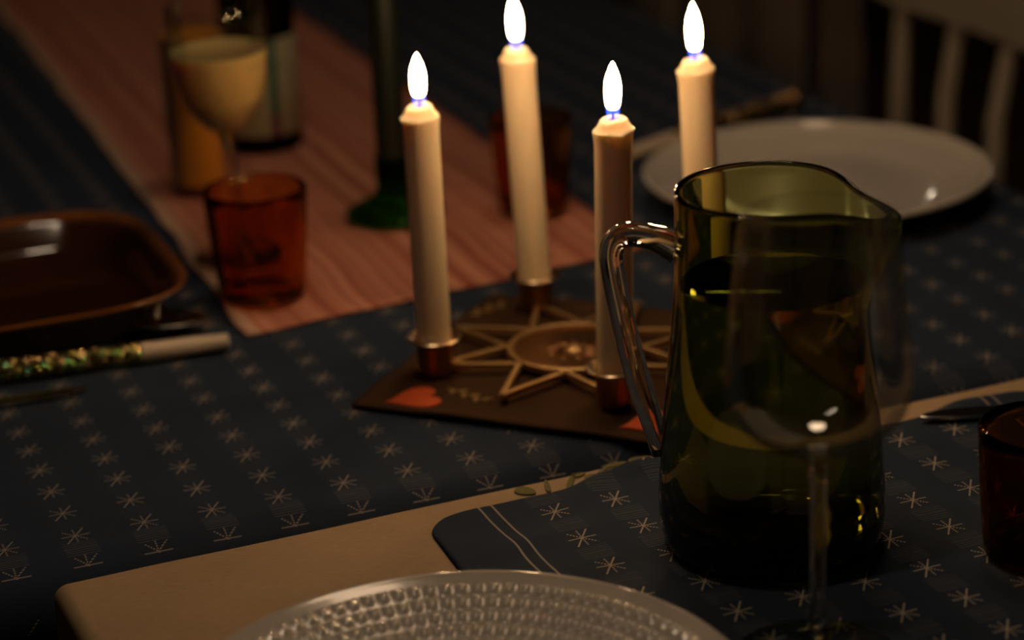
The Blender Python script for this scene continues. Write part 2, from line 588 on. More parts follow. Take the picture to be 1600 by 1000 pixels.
A_LO, A_HI, A_R = -0.105, 0.727, 0.010
def fA(u, v):
    x, dx = fold(u, A_LO, A_HI, A_R)
    sh = 0.0245 * x            # the front edge runs a little askew
    y, dy = fold(v, -0.0165 + sh, 1.755, 0.030)
    wr = 0.0008 * nz(u, v, 0.3, 14) + 0.0004 * nz(u, v, 2.3, 55)
    if dx + dy > 0.004:
        wr *= 0.4
    z = -(dx + dy) + wr
    if dy > 0.03: y += 0.004 * math.sin(u * 38) * min(1, (dy - 0.03) * 10) * (1 if v > 1 else 0)
    if dx > 0.02: x += (0.006 * math.sin(v * 24)) * min(1, (dx - 0.02) * 8) * (1 if u > 0 else -1)
    return (x, y, z)
usA = frange(A_LO - 0.30, A_LO - 0.02, 0.02)[:-1] + frange(A_LO - 0.02, A_LO + 0.0, 0.002)[:-1] + frange(A_LO, A_HI, 0.009)[:-1] + frange(A_HI, A_HI + 0.02, 0.002)[:-1] + frange(A_HI + 0.02, A_HI + 0.30, 0.02)
vsA = frange(-0.30, -0.075, 0.02)[:-1] + frange(-0.075, 0.005, 0.002)[:-1] + frange(0.005, 1.75, 0.01)[:-1] + frange(1.75, 1.79, 0.003)[:-1] + frange(1.79, 2.0, 0.02)
clothA = grid_mesh('tablecloth', usA, vsA, fA, 'star_cloth')
tag(clothA, 'dark navy tablecloth woven with rows of pale stars under the candles', 'tablecloth')

cB, sB = math.cos(ROTB), math.sin(ROTB)
def fB(u, v):
    x, dx = fold(u, 0.007, 0.722, 0.007)
    y, dy = fold(v, -0.865, -0.0055, 0.0055)
    z = -(dx + dy) + 0.0005 * nz(u, v, 1.3, 18) * (1 if dx + dy < 0.003 else 0.3)
    if dx > 0.02: x += (0.004 * math.sin(v * 30) + 0.004) * min(1, (dx - 0.02) * 8) * (1 if u > 0.3 else -1)
    ex, ey = -0.022, edge_y(-0.022) - 0.001
    return (ex + x * cB - y * sB, ey + x * sB + y * cB, z)
usB = frange(-0.26, -0.02, 0.02)[:-1] + frange(-0.02, 0.012, 0.002)[:-1] + frange(0.012, 0.715, 0.012)[:-1] + frange(0.715, 0.74, 0.002)[:-1] + frange(0.74, 0.97, 0.02)
vsB = frange(-1.1, -0.89, 0.02)[:-1] + frange(-0.89, -0.86, 0.003)[:-1] + frange(-0.86, -0.02, 0.012)[:-1] + frange(-0.02, 0.010, 0.0015)[:-1] + frange(0.010, 0.16, 0.015)
clothB = grid_mesh('tablecloth', usB, vsB, fB, 'beige_cloth')
tag(clothB, 'plain beige tablecloth with embroidered green leaves on the near table', 'tablecloth')

def leaf_pts(cx, cy_, ang, L, W, n=14):
    out = []
    for i in range(n):
        a = 2 * PI * i / n
        x = L * math.cos(a)
        y = W * math.sin(a) * (1 - 0.25 * math.cos(a))
        out.append((cx + x * math.cos(ang) - y * math.sin(ang), cy_ + x * math.sin(ang) + y * math.cos(ang)))
    return out
for (lx, ly, an, L, W) in ((0.2258, -0.0555, -1.0, 0.0062, 0.0045), (0.2385, -0.0545, 1.3, 0.0080, 0.0015), (0.2520, -0.0545, 1.0, 0.0100, 0.0016),
                           (0.2655, -0.0555, -0.4, 0.0058, 0.0040), (0.2588, -0.0490, 0.2, 0.0040, 0.0020), (0.2810, -0.0455, 0.1, 0.0066, 0.0022),
                           (0.2960, -0.0450, 0.0, 0.0066, 0.0030), (0.2730, -0.0490, 0.6, 0.0060, 0.0012)):
    obj('embroidered_leaf', prism(leaf_pts(lx, ly, an, L, W), 0.0002, 0.0011), 'leaf_print', clothB, smooth=False)

# ------------------------------------------------------------------ striped runner
def runner_left(v): return 0.158 + 0.030 * max(0, min(1, (v - 0.25) / 0.9))
def fR(s, v):
    # s 0..1 across
    xl = runner_left(v) + 0.004 * nz(0, v, 5.0, 16)
    xr = 0.446 + 0.003 * nz(1, v, 7.0, 12)
    x = xl + (xr - xl) * s
    y0 = 0.236 + 0.0365 * (s + 0) * 1.0
    y = y0 + (v - 0.25) + 0.0
    ed = min(s, 1 - s)
    z = 0.0026 + 0.0012 * nz(x, y, 3.0, 22) + 0.0018 * math.exp(-(ed / 0.02) ** 2) * nz(x, y, 9.0, 30)
    return (x, y, max(0.0015, z))
run = grid_mesh('table_runner', [i / 60 for i in range(61)], frange(0.25, 1.75, 0.012), fR, 'runner_cloth', 0.0011)
tag(run, 'red and pink striped woven runner down the middle of the navy cloth', 'table runner')

# ------------------------------------------------------------------ placemat
def lerp_tab(x, tab):
    for (a, va), (b, vb) in zip(tab, tab[1:]):
        if x <= b:
            k = max(0, (x - a) / (b - a))
            k = k * k * (3 - 2 * k)
            return va + (vb - va) * k
    return tab[-1][1]
TOPY = [(0.16, -0.0660), (0.195, -0.0605), (0.232, -0.0600), (0.262, -0.0575), (0.285, -0.0530), (0.31, -0.0520), (0.36, -0.053), (0.42, -0.0605), (0.455, -0.0610), (0.485, -0.0560), (0.54, -0.0520)]
def mat_h(x, y):
    ridge = 0.0060 * math.exp(-(((x - 0.292) / 0.022) ** 2)) * math.exp(-(((y + 0.062) / 0.013) ** 2))
    ridge += 0.0040 * math.exp(-(((x - 0.258 - (y + 0.07) * 0.9) / 0.012) ** 2)) * math.exp(-(((y + 0.066) / 0.020) ** 2))
    ridge += 0.0014 * math.exp(-(((y + 0.118 - 0.20 * (x - 0.2)) / 0.010) ** 2)) * math.exp(-(((x - 0.20) / 0.03) ** 2))
    ridge += 0.0012 * math.exp(-(((y + 0.158 - 0.10 * (x - 0.2)) / 0.012) ** 2)) * math.exp(-(((x - 0.19) / 0.04) ** 2))
    ridge += 0.0040 * math.exp(-(((x - 0.485) / 0.03) ** 2)) * math.exp(-(((y + 0.066) / 0.012) ** 2))
    return 0.0030 + ridge + 0.0008 * nz(x, y, 4.0, 30)
MX0, MX1, MY0 = 0.1635, 0.531, -0.345
def fM(s, q):
    # rounded corners at both far ends; s,q in 0..1
    x = MX0 + (MX1 - MX0) * s
    x -= 0.004 * math.sin(q * PI) * (1 - s)
    yt = lerp_tab(x, TOPY) - 0.0055
    dl = min(x - MX0, MX1 - x)
    rc = 0.016
    if dl < rc:
        yt -= rc - math.sqrt(max(0, rc * rc - (rc - dl) ** 2))
    y = MY0 + (yt - MY0) * q
    e = min(s * (MX1 - MX0), (1 - s) * (MX1 - MX0), q * (yt - MY0), (1 - q) * (yt - MY0))
    k = min(1, e / 0.004)
    k = math.sqrt(max(0, 1 - (1 - k) ** 2))
    return (x, y, 0.0012 + (mat_h(x, y) - 0.0012) * k)
nM = 130
ss = sorted(set([0, .002, .004, .007, .011] + [0.02 + 0.96 * i / nM for i in range(nM + 1)] + [.989, .993, .996, .998, 1]))
qs = sorted(set([0, .003, .006, .01] + [0.02 + 0.94 * i / nM for i in range(nM + 1)] + [.968, .975, .981, .986, .990, .994, .997, 1]))
me = bpy.data.meshes.new('placemat')
verts, uvs, faces = [], [], []
for q in qs:
    for s in ss:
        p = fM(s, q)
        verts.append(p)
        uvs.append((p[0], p[1]))
nu = len(ss)
faces = [(j * nu + i, j * nu + i + 1, (j + 1) * nu + i + 1, (j + 1) * nu + i) for j in range(len(qs) - 1) for i in range(nu - 1)]
me.from_pydata(verts, [], faces)
ul = me.uv_layers.new(name='uv')
for l in me.loops: ul.data[l.index].uv = uvs[l.vertex_index]
for p in me.polygons: p.use_smooth = True
me.materials.append(MAT['mat_cloth'])
pm = bpy.data.objects.new('placemat', me)
COL.objects.link(pm)
sm = pm.modifiers.new('solid', 'SOLIDIFY')
sm.thickness = 0.0011
sm.offset = -1
tag(pm, 'navy fabric placemat with white stars and double hem lines under the pitcher', 'placemat')
MATZ = 0.0030

# ------------------------------------------------------------------ brown paper napkin with orange hearts
NL, NB, NRt, NT_ = (0.180, 0.0955), (0.3185, -0.042), (0.457, 0.096), (0.3195, 0.234)
def fN(s, q):
    x = NL[0] + (NB[0] - NL[0]) * s + (NT_[0] - NL[0]) * q
    y = NL[1] + (NB[1] - NL[1]) * s + (NT_[1] - NL[1]) * q
    e = min(s, 1 - s, q, 1 - q)
    z = 0.0030 + 0.0018 * math.exp(-(e / 0.04) ** 2) * (0.6 + 0.8 * nz(x, y, 2.0, 20)) + 0.0003 * nz(x, y, 6.0, 60)
    return (x, y, z)
nap = grid_mesh('paper_napkin', [i / 40 for i in range(41)], [i / 40 for i in range(41)], fN, 'napkin', 0.0016)
tag(nap, 'square brown paper napkin with printed orange hearts beneath the star candle holder', 'napkin')
def heart_pts(cx, cy_, ang, s, n=28):
    out = []
    for i in range(n):
        a = 2 * PI * i / n
        x = 16 * math.sin(a) ** 3
        y = 13 * math.cos(a) - 5 * math.cos(2 * a) - 2 * math.cos(3 * a) - math.cos(4 * a)
        # tip along +x after the turn
        px, py = -(y + 2.5) * s / 15, x * s / 16 * 0.95
        out.append((cx + px * math.cos(ang) - py * math.sin(ang), cy_ + px * math.sin(ang) + py * math.cos(ang)))
    return out
for hx, hy, an in ((0.2130, 0.0870, R(172)), (0.3170, -0.0085, R(172)), (0.4280, 0.0960, R(172))):
    obj('printed_heart', prism(heart_pts(hx, hy, an, 0.0165), 0.0030, 0.0040), 'heart', nap, smooth=False)
random.seed(4)
for hx, hy, an in ((0.2440, 0.0780, -1.15), (0.3050, 0.2060, 0.3), (0.3900, 0.0500, 0.6)):
    tw = obj('printed_twig', tube([(hx - .016 * math.cos(an), hy - .016 * math.sin(an), .0034), (hx, hy, .0034), (hx + .016 * math.cos(an), hy + .016 * math.sin(an), .0034)], 0.0006, 5), 'gold_print', nap)
    for k in range(6):
        d = -0.012 + 0.0048 * k
        sd = 1 if k % 2 else -1
        a2 = an + sd * 0.9
        obj('twig_leaf', prism(leaf_pts(hx + d * math.cos(an) + .003 * math.cos(a2), hy + d * math.sin(an) + .003 * math.sin(a2), a2, 0.0034, 0.0016, 8), 0.0032, 0.0040), 'gold_print', tw, smooth=False)

# ------------------------------------------------------------------ brass star candle holder
SC = (0.3223, 0.1062)
A0 = -7.0
holder = thing('candle_holder', 'brass star shaped holder with four candle cups on the brown napkin', 'candle holder', (SC[0], SC[1], 0.0066))
disc_p = smooth_prof([(0, 0.0014), (0.020, 0.0013), (0.034, 0.0012), (0.0368, 0.0022)], 4) + [(0.0368, 0.0), (0, 0.0)]
obj('disc', lathe(disc_p, 64), 'brass_dark', holder)
obj('ring', lathe([(0.0362, 0.0), (0.0362, 0.0034), (0.0372, 0.0040), (0.0388, 0.0040), (0.0396, 0.0034), (0.0396, 0.0)], 64, closed=True), 'brass', holder)
orn = obj('relief_ornament', lathe([(0, 0.0036), (0.004, 0.0032), (0.006, 0.0012), (0, 0.0012)], 20), 'brass', holder)
for k in range(10):
    a = 2 * PI * k / 10
    b_ = bmesh.new()
    bmesh.ops.create_uvsphere(b_, u_segments=10, v_segments=6, radius=1)
    bmesh.ops.scale(b_, vec=(0.0060, 0.0022, 0.0009), verts=b_.verts)
    bmesh.ops.rotate(b_, cent=(0, 0, 0), matrix=Matrix.Rotation(a + 0.5, 3, 'Z'), verts=b_.verts)
    bmesh.ops.translate(b_, vec=(0.012 * math.cos(a), 0.012 * math.sin(a), 0.0016), verts=b_.verts)
    obj('relief_leaf', b_, 'brass_dark', orn)
RV, RT = 0.0405, 0.083
def bar(p, q, wd=0.0036, z0=0.0, z1=0.0036):
    d = (Vector(q) - Vector(p)).normalized()
    n_ = Vector((-d.y, d.x)) * wd / 2
    P0, Q0 = Vector(p) - d * 0.0008, Vector(q) + d * 0.0008
    return prism([tuple(P0 + n_), tuple(P0 - n_), tuple(Q0 - n_), tuple(Q0 + n_)], z0, z1, 0.0004)
for k in range(8):
    a = R(A0 + 45 * k)
    tip = (RT * math.cos(a), RT * math.sin(a)) if k % 2 else ((RT - .003) * math.cos(a), (RT - .003) * math.sin(a))
    for s in (-1, 1):
        b2 = a + s * R(22.5)
        obj('star_bar', bar((RV * math.cos(b2), RV * math.sin(b2)), tip), 'brass', holder, smooth=False)
CUP_R = 0.084
cup_prof = smooth_prof([(0.0, -0.0028), (0.0080, -0.0028), (0.0086, 0.004), (0.0098, 0.017)], 3) + [(0.0104, 0.0190), (0.0155, 0.0196), (0.0163, 0.0206), (0.0155, 0.0212),
            (0.0117, 0.0206), (0.0108, 0.019), (0.0102, 0.004), (0.0, 0.0036)]
cups = []
for k in range(4):
    a = R(A0 + 90 * k)
    cx, cy_ = CUP_R * math.cos(a), CUP_R * math.sin(a)
    cp = obj('candle_cup', lathe([(r_, z_) for r_, z_ in cup_prof if z_ < 0.0192], 40), 'brass_dark', holder, loc=(cx, cy_, 0))
    obj('drip_pan', lathe([(0.0106, 0.0188), (0.0150, 0.0192), (0.0163, 0.0206), (0.0155, 0.0213), (0.0120, 0.0206), (0.0108, 0.0196)], 40, closed=True), 'brass_bright', cp)
    cups.append((SC[0] + cx, SC[1] + cy_))

# ------------------------------------------------------------------ candles
def candle(name, label, base, top, zb, flame_h, seedv):
    """base, top: xy centre at zb and of the shoulder rim; a candle may lean"""
    root = thing(name, label, 'candle', (base[0], base[1], zb), 0, 'lit candles in the star holder')
    h = top[2] - zb
    d = Vector((top[0] - base[0], top[1] - base[1], h)).normalized()
    q = Vector((0, 0, 1)).rotation_difference(d)
    root.rotation_mode = 'QUATERNION'
    root.rotation_quaternion = q
    h = h / d.z
    rnd = random.Random(seedv)
    w1, w2 = rnd.uniform(0, 6), rnd.uniform(0, 6)
    def wob(r, z, p):
        if z > h - 0.0005:
            r *= 1 + 0.05 * math.sin(2 * p + w1) + 0.04 * math.sin(3 * p + w2)
            z += (0.0006 * math.sin(p + w1)) if r > 0.001 else 0
        elif z > h - 0.004:
            r *= 1 + 0.012 * math.sin(2 * p + w1)
        return r, z
    prof = [(0, 0), (0.0097, 0), (0.0100, 0.0008), (0.0101, 0.03), (0.0102, h * .5), (0.0102, h - 0.020), (0.0103, h - 0.008), (0.0107, h - 0.003), (0.0111, h - 0.0008), (0.0110, h + 0.0003),
            (0.0096, h + 0.0014), (0.0080, h + 0.0040), (0.0073, h + 0.0056), (0.0062, h + 0.0066), (0.0045, h + 0.0068), (0.002, h + 0.0064), (0, h + 0.0062)]
    obj('wax_body', lathe(prof, 48, wob), 'wax', root)
    obj('wick', tube([(0, 0, h + 0.0055), (0.0001, 0, h + 0.009), (0.0006, 0.0002, h + 0.0120), (0.0016, 0.0003, h + 0.0140)], 0.00065, 8), 'wick', root)
    fp = [(0.0026, 0.0), (0.0036, 0.0016), (0.0042, 0.0045), (0.0045, 0.0085), (0.0045, 0.0125), (0.0038, 0.0172), (0.0025, 0.0212), (0.0010, 0.0247), (0.0, 0.0262)]
    fp = smooth_prof(fp, 4)
    sc = (flame_h - 0.0016) / 0.0262
    pr = [(0, 0.0)] + [(max(0, r_), z_ * sc) for r_, z_ in fp]
    pr[-1] = (0, pr[-1][1])
    obj('flame', lathe(pr, 24), 'flame', root, loc=(0, 0, h + 0.0116))
    obj('flame_base', lathe(smooth_prof([(0.0014, 0.0), (0.0030, 0.0006), (0.0035, 0.0025), (0.0037, 0.0060)], 4) + [(0.0033, 0.0060), (0.0030, 0.0025), (0.0012, 0.0008)], 24, closed=True), 'flame_blue', root, loc=(0, 0, h + 0.0064))
    return root
# cup order: 0 right, 1 back, 2 left, 3 front
ZB = 0.0106
def top_at(base, z, dx):
    """lean sideways as seen in the photograph by dx metres"""
    return (base[0] + 0.929 * dx, base[1] - 0.370 * dx, z)
candle('candle', 'lit cream candle in the left cup of the star holder', cups[2], top_at(cups[2], 0.1596, -0.0006), ZB, 0.0268, 1)
candle('candle', 'lit cream candle in the back cup, its flame highest in the photo', cups[1], top_at(cups[1], 0.1650, -0.0052), ZB, 0.0290, 2)
candle('candle', 'lit cream candle in the front cup, seen just left of the pitcher', cups[3], top_at(cups[3], 0.1642, 0.0032), ZB, 0.0280, 3)
candle('candle', 'lit cream candle behind the pitcher rim, in the right cup', cups[0], top_at(cups[0], 0.1690, -0.0048), ZB, 0.0300, 4)

# ------------------------------------------------------------------ olive glass pitcher
PC = (0.3102, -0.1700)
PH0 = R(-33.0)          # spout direction
pit = thing('pitcher', 'olive green glass pitcher of water with a clear handle on the navy placemat', 'pitcher', (PC[0], PC[1], MATZ + 0.0008))
def spout(r, z, p):
    k = max(0.0, (z - 0.118) / 0.060)
    k = k * k * (3 - 2 * k) if k < 1 else 1.0
    dphi = (p - PH0 + PI) % (2 * PI) - PI
    g = math.exp(-(dphi / 0.36) ** 2)
    g2 = math.exp(-(dphi / 0.62) ** 2)
    r2 = r + k * (0.0165 * g - 0.0012 * (g2 - g))
    z2 = z - k * (0.0125 * g2 + 0.001)
    return r2, z2
outer = smooth_prof([(0.0475, 0.0), (0.0525, 0.0040), (0.0547, 0.0150), (0.0550, 0.0260), (0.0535, 0.0500), (0.0508, 0.0800), (0.0474, 0.1130), (0.0452, 0.1420), (0.0446, 0.1650), (0.0446, 0.1795)], 6)
W_ = 0.0030
inner = smooth_prof([(0.0, 0.0125), (0.036, 0.0128), (0.0470, 0.0155), (0.0513, 0.0240), (0.0515, 0.0320), (0.0504, 0.0510), (0.0477, 0.0800), (0.0444, 0.1130), (0.0422, 0.1420), (0.0416, 0.1650), (0.0416, 0.1795)], 6)
lip = [(0.0444, 0.1808), (0.0438, 0.1815), (0.0431, 0.1817), (0.0424, 0.1815), (0.0418, 0.1808)]
prof = [(0, 0.0012), (0.030, 0.0012), (0.043, 0.0002)] + outer + lip + inner[::-1]
pit_body = obj('body', lathe(prof, 128, spout), 'olive_glass', pit)
WL = 0.1345
wp = []
for r_, z_ in inner:
    if z_ < WL - 0.002: wp.append((r_ + (0.0006 if r_ > 0.001 else 0), z_ - 0.0006))
def inner_r(z):
    for (ra, za), (rb, zb) in zip(inner, inner[1:]):
        if za <= z <= zb and zb > za: return ra + (rb - ra) * (z - za) / (zb - za)
wp += [(inner_r(WL) + 0.0006, WL + 0.0008), (inner_r(WL) - 0.0004, WL + 0.0006), (inner_r(WL) - 0.0016, WL), (0.0, WL)]
obj('water', lathe(wp, 96), 'water', pit)
HA = PH0 + PI
hp = smooth_prof([(0.0435, 0.1500), (0.0520, 0.1535), (0.0630, 0.1560), (0.0715, 0.1545), (0.0755, 0.1470), (0.0745, 0.1340), (0.0715, 0.1160), (0.0675, 0.0960), (0.0625, 0.0760), (0.0575, 0.0590), (0.0538, 0.0450)], 6)
hr = []
for i in range(len(hp)):
    k = i / (len(hp) - 1)
    a_ = 0.0066 - 0.0008 * math.sin(k * PI)
    hr.append((0.0080 - 0.0020 * math.sin(k * PI), a_ + (0.002 * (1 - k * 8) if k < 0.12 else 0) - 0.0018 * max(0, (k - 0.8) * 5)))
path = [(a * math.cos(HA), a * math.sin(HA), z) for a, z in hp]
side = Vector((-math.sin(HA), math.cos(HA), 0))
def strip_tube(path, radii, side, n=18):
    bm = bmesh.new()
    path = [Vector(p) for p in path]
    rings = []
    for i, p in enumerate(path):
        tn = (path[min(i + 1, len(path) - 1)] - path[max(i - 1, 0)]).normalized()
        q = side.cross(tn).normalized()
        a, b = radii[i]
        rings.append([bm.verts.new(p + side * a * math.cos(2 * PI * k / n) + q * b * math.sin(2 * PI * k / n)) for k in range(n)])
    for a, b in zip(rings, rings[1:]):
        for k in range(n):
            bm.faces.new((a[k], a[(k + 1) % n], b[(k + 1) % n], b[k]))
    bm.faces.new(rings[0][::-1])
    bm.faces.new(rings[-1])
    return bm
hd = obj('handle', strip_tube(path, hr, side), 'clear_glass', pit)
hd['label'] = 'clear colourless glass handle'

# ------------------------------------------------------------------ wine glasses
def wine_glass(name, label, loc, bowl, zb, stem_r, foot_r, wall=0.0011, tilt=None):
    g = thing(name, label, 'wine glass', loc, 0)
    if tilt:
        g.rotation_euler = tilt
    o_ = smooth_prof(bowl, 6)
    i_ = [(max(0, r_ - wall), z_ + (wall if k < 4 else 0)) for k, (r_, z_) in enumerate(o_)]
    i_[0] = (0, i_[0][1] + wall)
    pr = [(0, o_[0][1])] + o_[1:] + [(o_[-1][0] - wall / 2, o_[-1][1] + wall * .5)] + i_[::-1]
    obj('bowl', lathe(pr, 96), 'thin_glass', g)
    sp = smooth_prof([(stem_r * 1.7, zb + 0.0005), (stem_r * 1.15, zb - 0.010), (stem_r, zb - 0.03), (stem_r, zb * .35), (stem_r * 1.3, 0.010), (stem_r * 2.2, 0.0055)], 5)
    obj('stem', lathe([(0, zb + 0.0005)] + sp + [(0, 0.0045)], 24), 'clear_glass', g)
    obj('foot', lathe([(0, 0.0045), (stem_r * 2, 0.0044), (foot_r * .5, 0.0028), (foot_r * .95, 0.0016), (foot_r, 0.0010), (foot_r * .97, 0.0003), (foot_r * .5, 0.0004), (0, 0.0012)], 64), 'clear_glass', g)
    return g
wine_glass('wine_glass', 'empty clear wine glass on the placemat in front of the green pitcher', (0.2715, -0.2880, MATZ + 0.0008),
           [(0.0, 0.1005), (0.010, 0.1012), (0.024, 0.1065), (0.0350, 0.1160), (0.0396, 0.1270), (0.0398, 0.1400), (0.0375, 0.1670), (0.0343, 0.1940), (0.0326, 0.2060)], 0.1005, 0.0036, 0.0370)
g2 = wine_glass('wine_glass', 'stemmed glass of cloudy yellow drink standing behind the amber tumbler', (0.1960, 0.3820, 0.0050),
           [(0.0, 0.0860), (0.010, 0.0875), (0.022, 0.1000), (0.0290, 0.1180), (0.0325, 0.1380), (0.0335, 0.1520), (0.0330, 0.1680), (0.0320, 0.1750)], 0.0860, 0.0038, 0.0320, tilt=(0.0, R(-1.6), 0))
dk = smooth_prof([(0.0, 0.0880), (0.0085, 0.0890), (0.0209, 0.1005), (0.0281, 0.1182), (0.0314, 0.1375), (0.0320, 0.1430)], 6)
obj('drink', lathe(dk + [(0.0310, 0.1425), (0, 0.1423)], 48), 'cider', g2)

# ------------------------------------------------------------------ tumblers
def tumbler(name, label, loc, rb, rt, h, mat, wall=0.0026, base=0.007):
    tb = thing(name, label, 'tumbler', loc)
    o_ = [(rb * .8, 0.0), (rb * .96, 0.0010), (rb, 0.0030)] + [(rb + (rt - rb) * k / 8 + 0.0006 * math.sin(k / 8 * PI), 0.003 + (h - 0.003) * k / 8) for k in range(1, 9)]
    i_ = [(0, base), (rb * .75, base + 0.0003), (rb - wall, base + 0.003)] + [(rb + (rt - rb) * k / 8 - wall, base + (h - base) * k / 8) for k in range(2, 9)]
    pr = [(0, 0.0015), (rb * .55, 0.0013)] + o_ + [(rt - wall * .5, h + wall * .45)] + i_[::-1]
    obj('glass_body', lathe(pr, 72), mat, tb)
    return tb
tumbler('tumbler', 'amber red glass tumbler on the front end of the striped runner', (0.1860, 0.2960, 0.0050), 0.0275, 0.0330, 0.0720, 'amber_glass')
tumbler('tumbler', 'dark amber glass tumbler standing behind the highest candle', (0.4075, 0.3775, 0.0045), 0.0240, 0.0290, 0.0680, 'amber_glass')
tumbler('tumbler', 'brown glass tumbler cut by the right edge, on the navy placemat', (0.4177, -0.2422, MATZ + 0.0008), 0.0275, 0.0315, 0.0660, 'brown_glass')

# ------------------------------------------------------------------ things at the far left
jg = thing('juice_glass', 'tall straight glass of orange drink behind the stemmed glass', 'glass', (0.2135, 0.5470, 0.0050))
obj('glass_body', lathe([(0, 0.001), (0.0215, 0.0), (0.0235, 0.002), (0.0245, 0.060), (0.0250, 0.1200), (0.0244, 0.1208), (0.0238, 0.1200), (0.0228, 0.06), (0.0220, 0.0070), (0, 0.006)], 48), 'thin_glass', jg)
obj('drink', lathe([(0, 0.0062), (0.0217, 0.0072), (0.0226, 0.06), (0.0234, 0.1165), (0, 0.1163)], 48), 'juice', jg)

bt = thing('bottle', 'dark glass bottle with pale green label behind the yellow drink', 'bottle', (0.2880, 0.6420, 0.0050))
bp = smooth_prof([(0.0270, 0.0), (0.0290, 0.003), (0.0292, 0.02), (0.0292, 0.10), (0.0285, 0.118), (0.0200, 0.150), (0.0135, 0.172), (0.0128, 0.205), (0.0140, 0.212), (0.0140, 0.220)], 5)
obj('glass_body', lathe([(0, 0.003), (0.015, 0.002)] + bp + [(0, 0.2205)], 48), 'bottle_glass', bt)
obj('label', lathe([(0.0296, 0.0125), (0.0299, 0.0128), (0.0299, 0.0885), (0.0296, 0.0888)], 48), 'bottle_label', bt)

cs = thing('candlestick', 'green glass candlestick with a broad round foot on the runner', 'candlestick', (0.3170, 0.4140, 0.0050))
obj('foot', lathe(smooth_prof([(0.0300, 0.0), (0.0340, 0.0016), (0.0330, 0.0050), (0.0240, 0.0100), (0.0150, 0.0150), (0.0128, 0.0200)], 5) + [(0, 0.0200), (0, 0.0)], 64), 'green_glass', cs)
obj('socket', lathe(smooth_prof([(0.0116, 0.0202), (0.0120, 0.026), (0.0124, 0.036), (0.0125, 0.044)], 4) + [(0.0114, 0.044), (0.0112, 0.026), (0, 0.0245), (0, 0.0202)], 40), 'green_glass', cs)
gc = thing('candle', 'tall dark green unlit candle in the green glass candlestick', 'candle', (0.3170, 0.4140, 0.0300))
obj('wax_body', lathe([(0, 0), (0.0108, 0), (0.0109, 0.001), (0.0104, 0.22), (0.0085, 0.235), (0.004, 0.241), (0, 0.242)], 32), 'green_wax', gc)
obj('wick', tube([(0, 0, 0.241), (0.0003, 0, 0.247), (0.001, 0, 0.251)], 0.0007, 6), 'wick', gc)

# ------------------------------------------------------------------ brown glazed dish
def superring(a, b, z, n, e=4.0):
    out = []
    for i in range(n):
        p = 2 * PI * i / n
        c, s = math.cos(p), math.sin(p)
        out.append((a * abs(c) ** (2 / e) * (1 if c >= 0 else -1), b * abs(s) ** (2 / e) * (1 if s >= 0 else -1), z))
    return out
def superlathe(secs, n=96, e=4.0):
    bm = bmesh.new()
    rings = [[bm.verts.new(p) for p in superring(a, b, z, n, e)] for a, b, z in secs]
    for A_, B_ in zip(rings, rings[1:]):
        for i in range(n):
            bm.faces.new((A_[i], A_[(i + 1) % n], B_[(i + 1) % n], B_[i]))
    bm.faces.new(rings[0][::-1])
    bm.faces.new(rings[-1])
    return bm
ds = [(0.090, 0.083, 0.0), (0.094, 0.087, 0.0015), (0.100, 0.093, 0.010), (0.109, 0.102, 0.0245), (0.1145, 0.1075, 0.0290), (0.1155, 0.1085, 0.0305), (0.1148, 0.1078, 0.0318),
      (0.1125, 0.1055, 0.0315), (0.107, 0.100, 0.0270), (0.099, 0.092, 0.0130), (0.092, 0.085, 0.0065), (0.085, 0.078, 0.0050), (0.05, 0.046, 0.0046)]
dish = obj('serving_dish', superlathe(ds), 'stoneware', loc=(0.0220, 0.3460, 0.0012))
tag(dish, 'glossy brown glazed square dish with rounded corners at the left edge', 'dish')

# ------------------------------------------------------------------ plates
pl = thing('plate', 'white dinner plate on the far right edge of the navy cloth', 'plate', (0.6005, 0.3200, 0.0012))
pp = smooth_prof([(0.070, 0.0), (0.085, 0.0030), (0.101, 0.0110), (0.1205, 0.0185), (0.1225, 0.0200)], 5)
pi = smooth_prof([(0.1225, 0.0212), (0.1203, 0.0216), (0.112, 0.0160), (0.095, 0.0100), (0.082, 0.0058), (0.06, 0.0045), (0.0, 0.0042)], 5)
obj('plate_body', lathe([(0, 0.0016), (0.066, 0.0016), (0.068, 0.0)] + pp + pi, 96), 'porcelain', pl)

np_ = thing('plate', 'pale plate with raised beaded relief at the bottom edge of the photo', 'plate', (0.1010, -0.2960, MATZ + 0.0022))
NB_ = 96
def beads(r, z, p):
    if 0.0755 < r < 0.1155 and z > 0.004:
        row = (r - 0.0755) / 0.0080
        fr = row - math.floor(row) - 0.5
        ph = p * NB_ / (2 * PI)
        fp = ph - math.floor(ph) - 0.5
        hgt = max(0, 1 - (fr / 0.40) ** 2) * max(0, 1 - (fp / 0.33) ** 2)
        edge = 1
        return r, z + 0.0013 * math.sqrt(hgt) * max(0, edge)
    return r, z
po = smooth_prof([(0.070, 0.0), (0.085, 0.0040), (0.105, 0.0130), (0.1215, 0.0205), (0.1232, 0.0216)], 5)
pin = [(0.1230, 0.0228), (0.1220, 0.0234), (0.1205, 0.0230)]
for k in range(0, 56):
    r_ = 0.1195 - k * 0.0008
    u_ = (r_ - 0.074) / 0.046
    pin.append((r_, 0.0068 + 0.0158 * max(0, u_) ** 1.15))
pin += [(0.073, 0.0062), (0.06, 0.0050), (0.0, 0.0048)]
obj('plate_body', lathe([(0, 0.0016), (0.066, 0.0016), (0.068, 0.0)] + po + pin, NB_ * 6, beads), 'porcelain2', np_)

